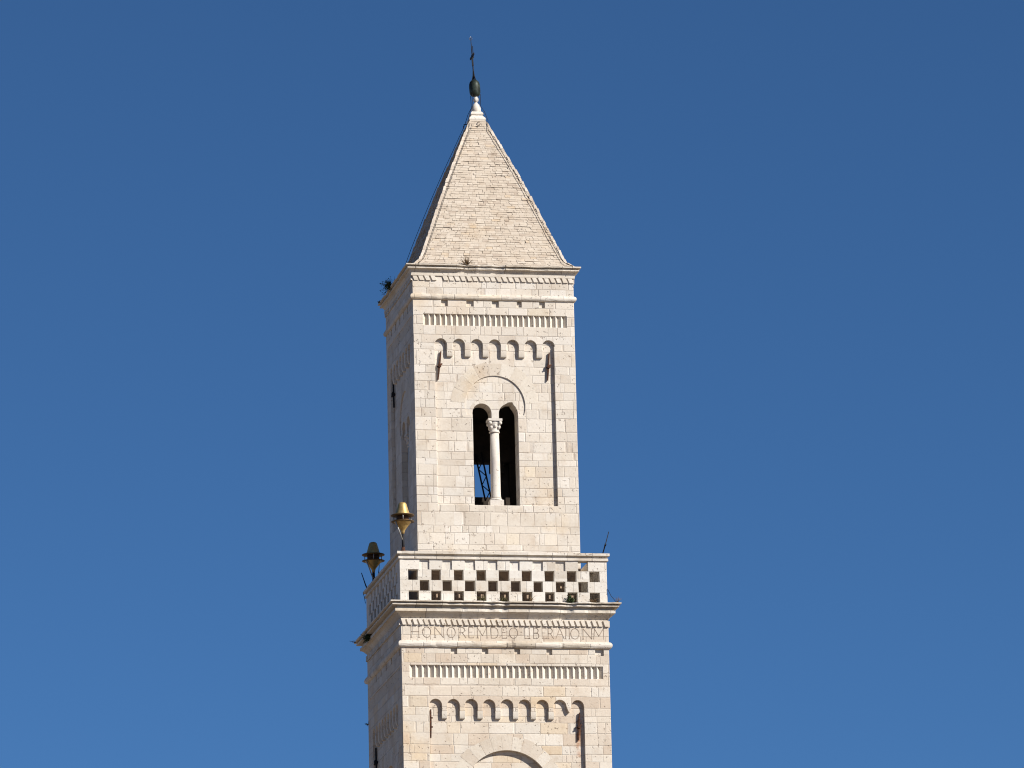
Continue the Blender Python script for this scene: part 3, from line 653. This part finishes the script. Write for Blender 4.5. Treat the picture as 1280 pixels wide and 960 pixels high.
# ------------------------------------------------------------------ horn loudspeakers on the balustrade corners
def speaker(loc, label):
    s = empty('horn_loudspeaker', loc); tag(s, label, 'loudspeaker', 'mushroom shaped loudspeakers on the balustrade')
    q = MB(); q.lathe([(0.20, 1.095), (0.35, 1.10), (0.36, 1.112), (0.345, 1.128), (0.20, 1.14)], 32); q.build('flange', M_FLG, s)
    q = MB(); q.lathe([(0.23, 1.142), (0.215, 1.17), (0.20, 1.20), (0.165, 1.32), (0.125, 1.46), (0.105, 1.495), (0.06, 1.515), (0.01, 1.52)], 32); q.build('dome', M_GOLD, s)
    q = MB(); q.lathe([(0.19, 0.93), (0.19, 1.12)], 24); q.build('driver_core', M_CORE, s)
    q = MB(); q.lathe([(0.045, 0.55), (0.055, 0.62), (0.08, 0.68), (0.14, 0.755), (0.205, 0.83), (0.245, 0.885), (0.26, 0.905), (0.255, 0.938), (0.20, 0.94)], 32); q.build('lower_horn', M_GOLD, s)
    q = MB(); q.lathe([(0.262, 0.905), (0.35, 0.912), (0.355, 0.925), (0.262, 0.936)], 32); q.build('flange', M_FLG, s)
    for t in range(3):
        a = t * 2.094 + 0.4; q = MB(); q.tube([(0.30 * math.cos(a), 0.30 * math.sin(a), 0.92), (0.30 * math.cos(a), 0.30 * math.sin(a), 1.13)], 0.012, 6); q.build('spacer', M_GREYROD, s)
    q = MB(); q.tube([(0, 0, 0.02), (0, 0, 0.57)], 0.043, 12); q.build('pole', M_DARKIRON, s)
    q = MB(); q.lathe([(0.12, 0.0), (0.12, 0.02), (0.06, 0.04), (0.05, 0.14), (0.04, 0.15)], 12); q.build('foot', M_IRON, s)
    q = MB(); q.tube([(-0.25, -0.16, 0.92), (-0.03, -0.07, 0.36)], 0.019, 6); q.build('stay', M_GREYROD, s)
    return s
speaker((-3.03, -3.04, 38.285), 'sunlit golden mushroom shaped loudspeaker on the near left corner of the balustrade')
speaker((-2.95, 3.0, 38.285), 'shaded dark mushroom shaped loudspeaker on the far left corner of the balustrade, against the sky')

# ------------------------------------------------------------------ leaning iron rods
def rod(pts, rad, label, loc):
    q = MB(); q.tube(pts, rad, 8); o = q.build('iron_rod', M_DARKIRON, None, loc); tag(o, label, 'rod', 'thin iron rods on the balustrade')
rod([(0, 0, 0), (0.085, 0, 0.27), (0.09, 0, 0.275), (0.105, 0, 0.33), (0.106, 0, 0.335), (0.215, 0, 0.71)], [0.017, 0.02, 0.034, 0.034, 0.013, 0.012], 'thin dark rod leaning right above the right end of the balustrade', (3.07, -3.05, 38.28))
rod([(0, 0, 0), (-0.075, 0, 0.17), (-0.20, 0, 0.56)], [0.025, 0.02, 0.013], 'thin dark rod leaning left from the far left corner of the balustrade', (-3.12, 3.06, 38.28))
rod([(0, 0, 0), (0.02, 0, 0.3), (0.05, 0, 0.62)], [0.02, 0.014, 0.009], 'short upright thin rod just right of the shaded loudspeaker', (-2.98, 2.0, 38.28))

# ------------------------------------------------------------------ plants growing from the masonry
def tuft(loc, n, size, mat, label, up=(0, 0, 1), spread=0.9, leaf=0.03, blades=False):
    q = MB(); up = Vector(up).normalized()
    for i in range(n):
        d = (up + Vector((rng.gauss(0, 1), rng.gauss(0, 1), rng.gauss(0, 1))) * spread * 0.6).normalized()
        L = size * rng.uniform(0.45, 1.0); p = Vector((rng.uniform(-1, 1), rng.uniform(-1, 1), 0)) * size * 0.12
        bend = Vector((rng.uniform(-1, 1), rng.uniform(-1, 1), -0.6)) * L * 0.15
        e = p + d * L + bend; mid = p + d * L * 0.55
        q.tube([p, mid, e], [0.006, 0.005, 0.002], 4)
        if not blades:
            for t in range(5):
                c = p.lerp(e, rng.uniform(0.3, 1.0)) + Vector((rng.uniform(-1, 1), rng.uniform(-1, 1), rng.uniform(-1, 1))) * size * 0.10
                a = Vector((rng.gauss(0, 1), rng.gauss(0, 1), rng.gauss(0, 1))).normalized(); b = a.cross(Vector((rng.gauss(0, 1), rng.gauss(0, 1), 1))).normalized()
                l = leaf * rng.uniform(0.6, 1.3); q.add([c - a * l, c + b * l * 0.5, c + a * l, c - b * l * 0.5], [(0, 1, 2, 3)])
    o = q.build('wall_plant', mat, None, loc); tag(o, label, 'plant', 'plants growing from the tower masonry'); return o
tuft((-2.66, 0.35, 47.30), 60, 0.42, M_LEAF, 'dark bushy plant on the left edge of the roof cornice', (-0.6, 0, 0.6), 1.0)
tuft((-2.70, 2.3, 47.28), 14, 0.12, M_OLIVE, 'small dark tuft at the far left end of the roof cornice', (-0.5, 0, 0.6), 1.0, 0.02)
tuft((-0.80, -2.50, 47.32), 46, 0.34, M_DRY, 'reddish dry tuft at the foot of the pyramid roof above the chipped cornice', (-0.1, -0.5, 0.8), 0.9, 0.018)
tuft((-3.36, 1.5, 36.50), 90, 0.24, M_LEAF, 'dark round clump under the left side of the lower cornice', (-1, 0, 0.1), 1.2)
tuft((-3.50, 3.3, 36.68), 7, 0.20, M_DRY, 'few dry twigs at the far left tip of the lower cornice', (-0.7, 0, 0.6), 0.9, 0.014)
tuft((1.99, -3.22, 36.80), 70, 0.21, M_LEAF, 'green leafy plant filling a bottom hole near the right of the balustrade', (0.25, -0.4, 0.5), 1.2, 0.035)
tuft((-0.05, -3.15, 36.74), 40, 0.25, M_OLIVE, 'olive dry plant in a bottom hole at the middle of the balustrade', (0.1, -0.3, 0.8), 1.0, 0.02)
tuft((-0.70, -3.18, 36.76), 34, 0.24, M_OLIVE, 'small olive plant in a bottom hole left of the balustrade middle', (0.1, -0.2, 0.8), 0.9, 0.02)
tuft((2.72, -3.15, 36.75), 22, 0.22, M_DRY, 'dry brown tuft in the last bottom hole at the right of the balustrade', (-0.3, -0.3, 0.8), 0.9, 0.015)
tuft((3.42, -3.40, 36.74), 10, 0.22, M_DRY, 'few dry twigs on the near right corner of the lower cornice', (0.1, 0, 1), 0.8, 0.01, True)
tuft((0.75, -3.28, 36.76), 14, 0.30, M_DRY, 'thin dry stems trailing over blocks right of the balustrade middle', (0.6, -0.2, 0.7), 0.8, 0.01, True)
tuft((-3.17, 3.1, 34.1), 7, 0.12, M_OLIVE, 'tiny plant sticking out of the lower shaft far left edge', (-1, 0, 0.2), 0.9, 0.02)
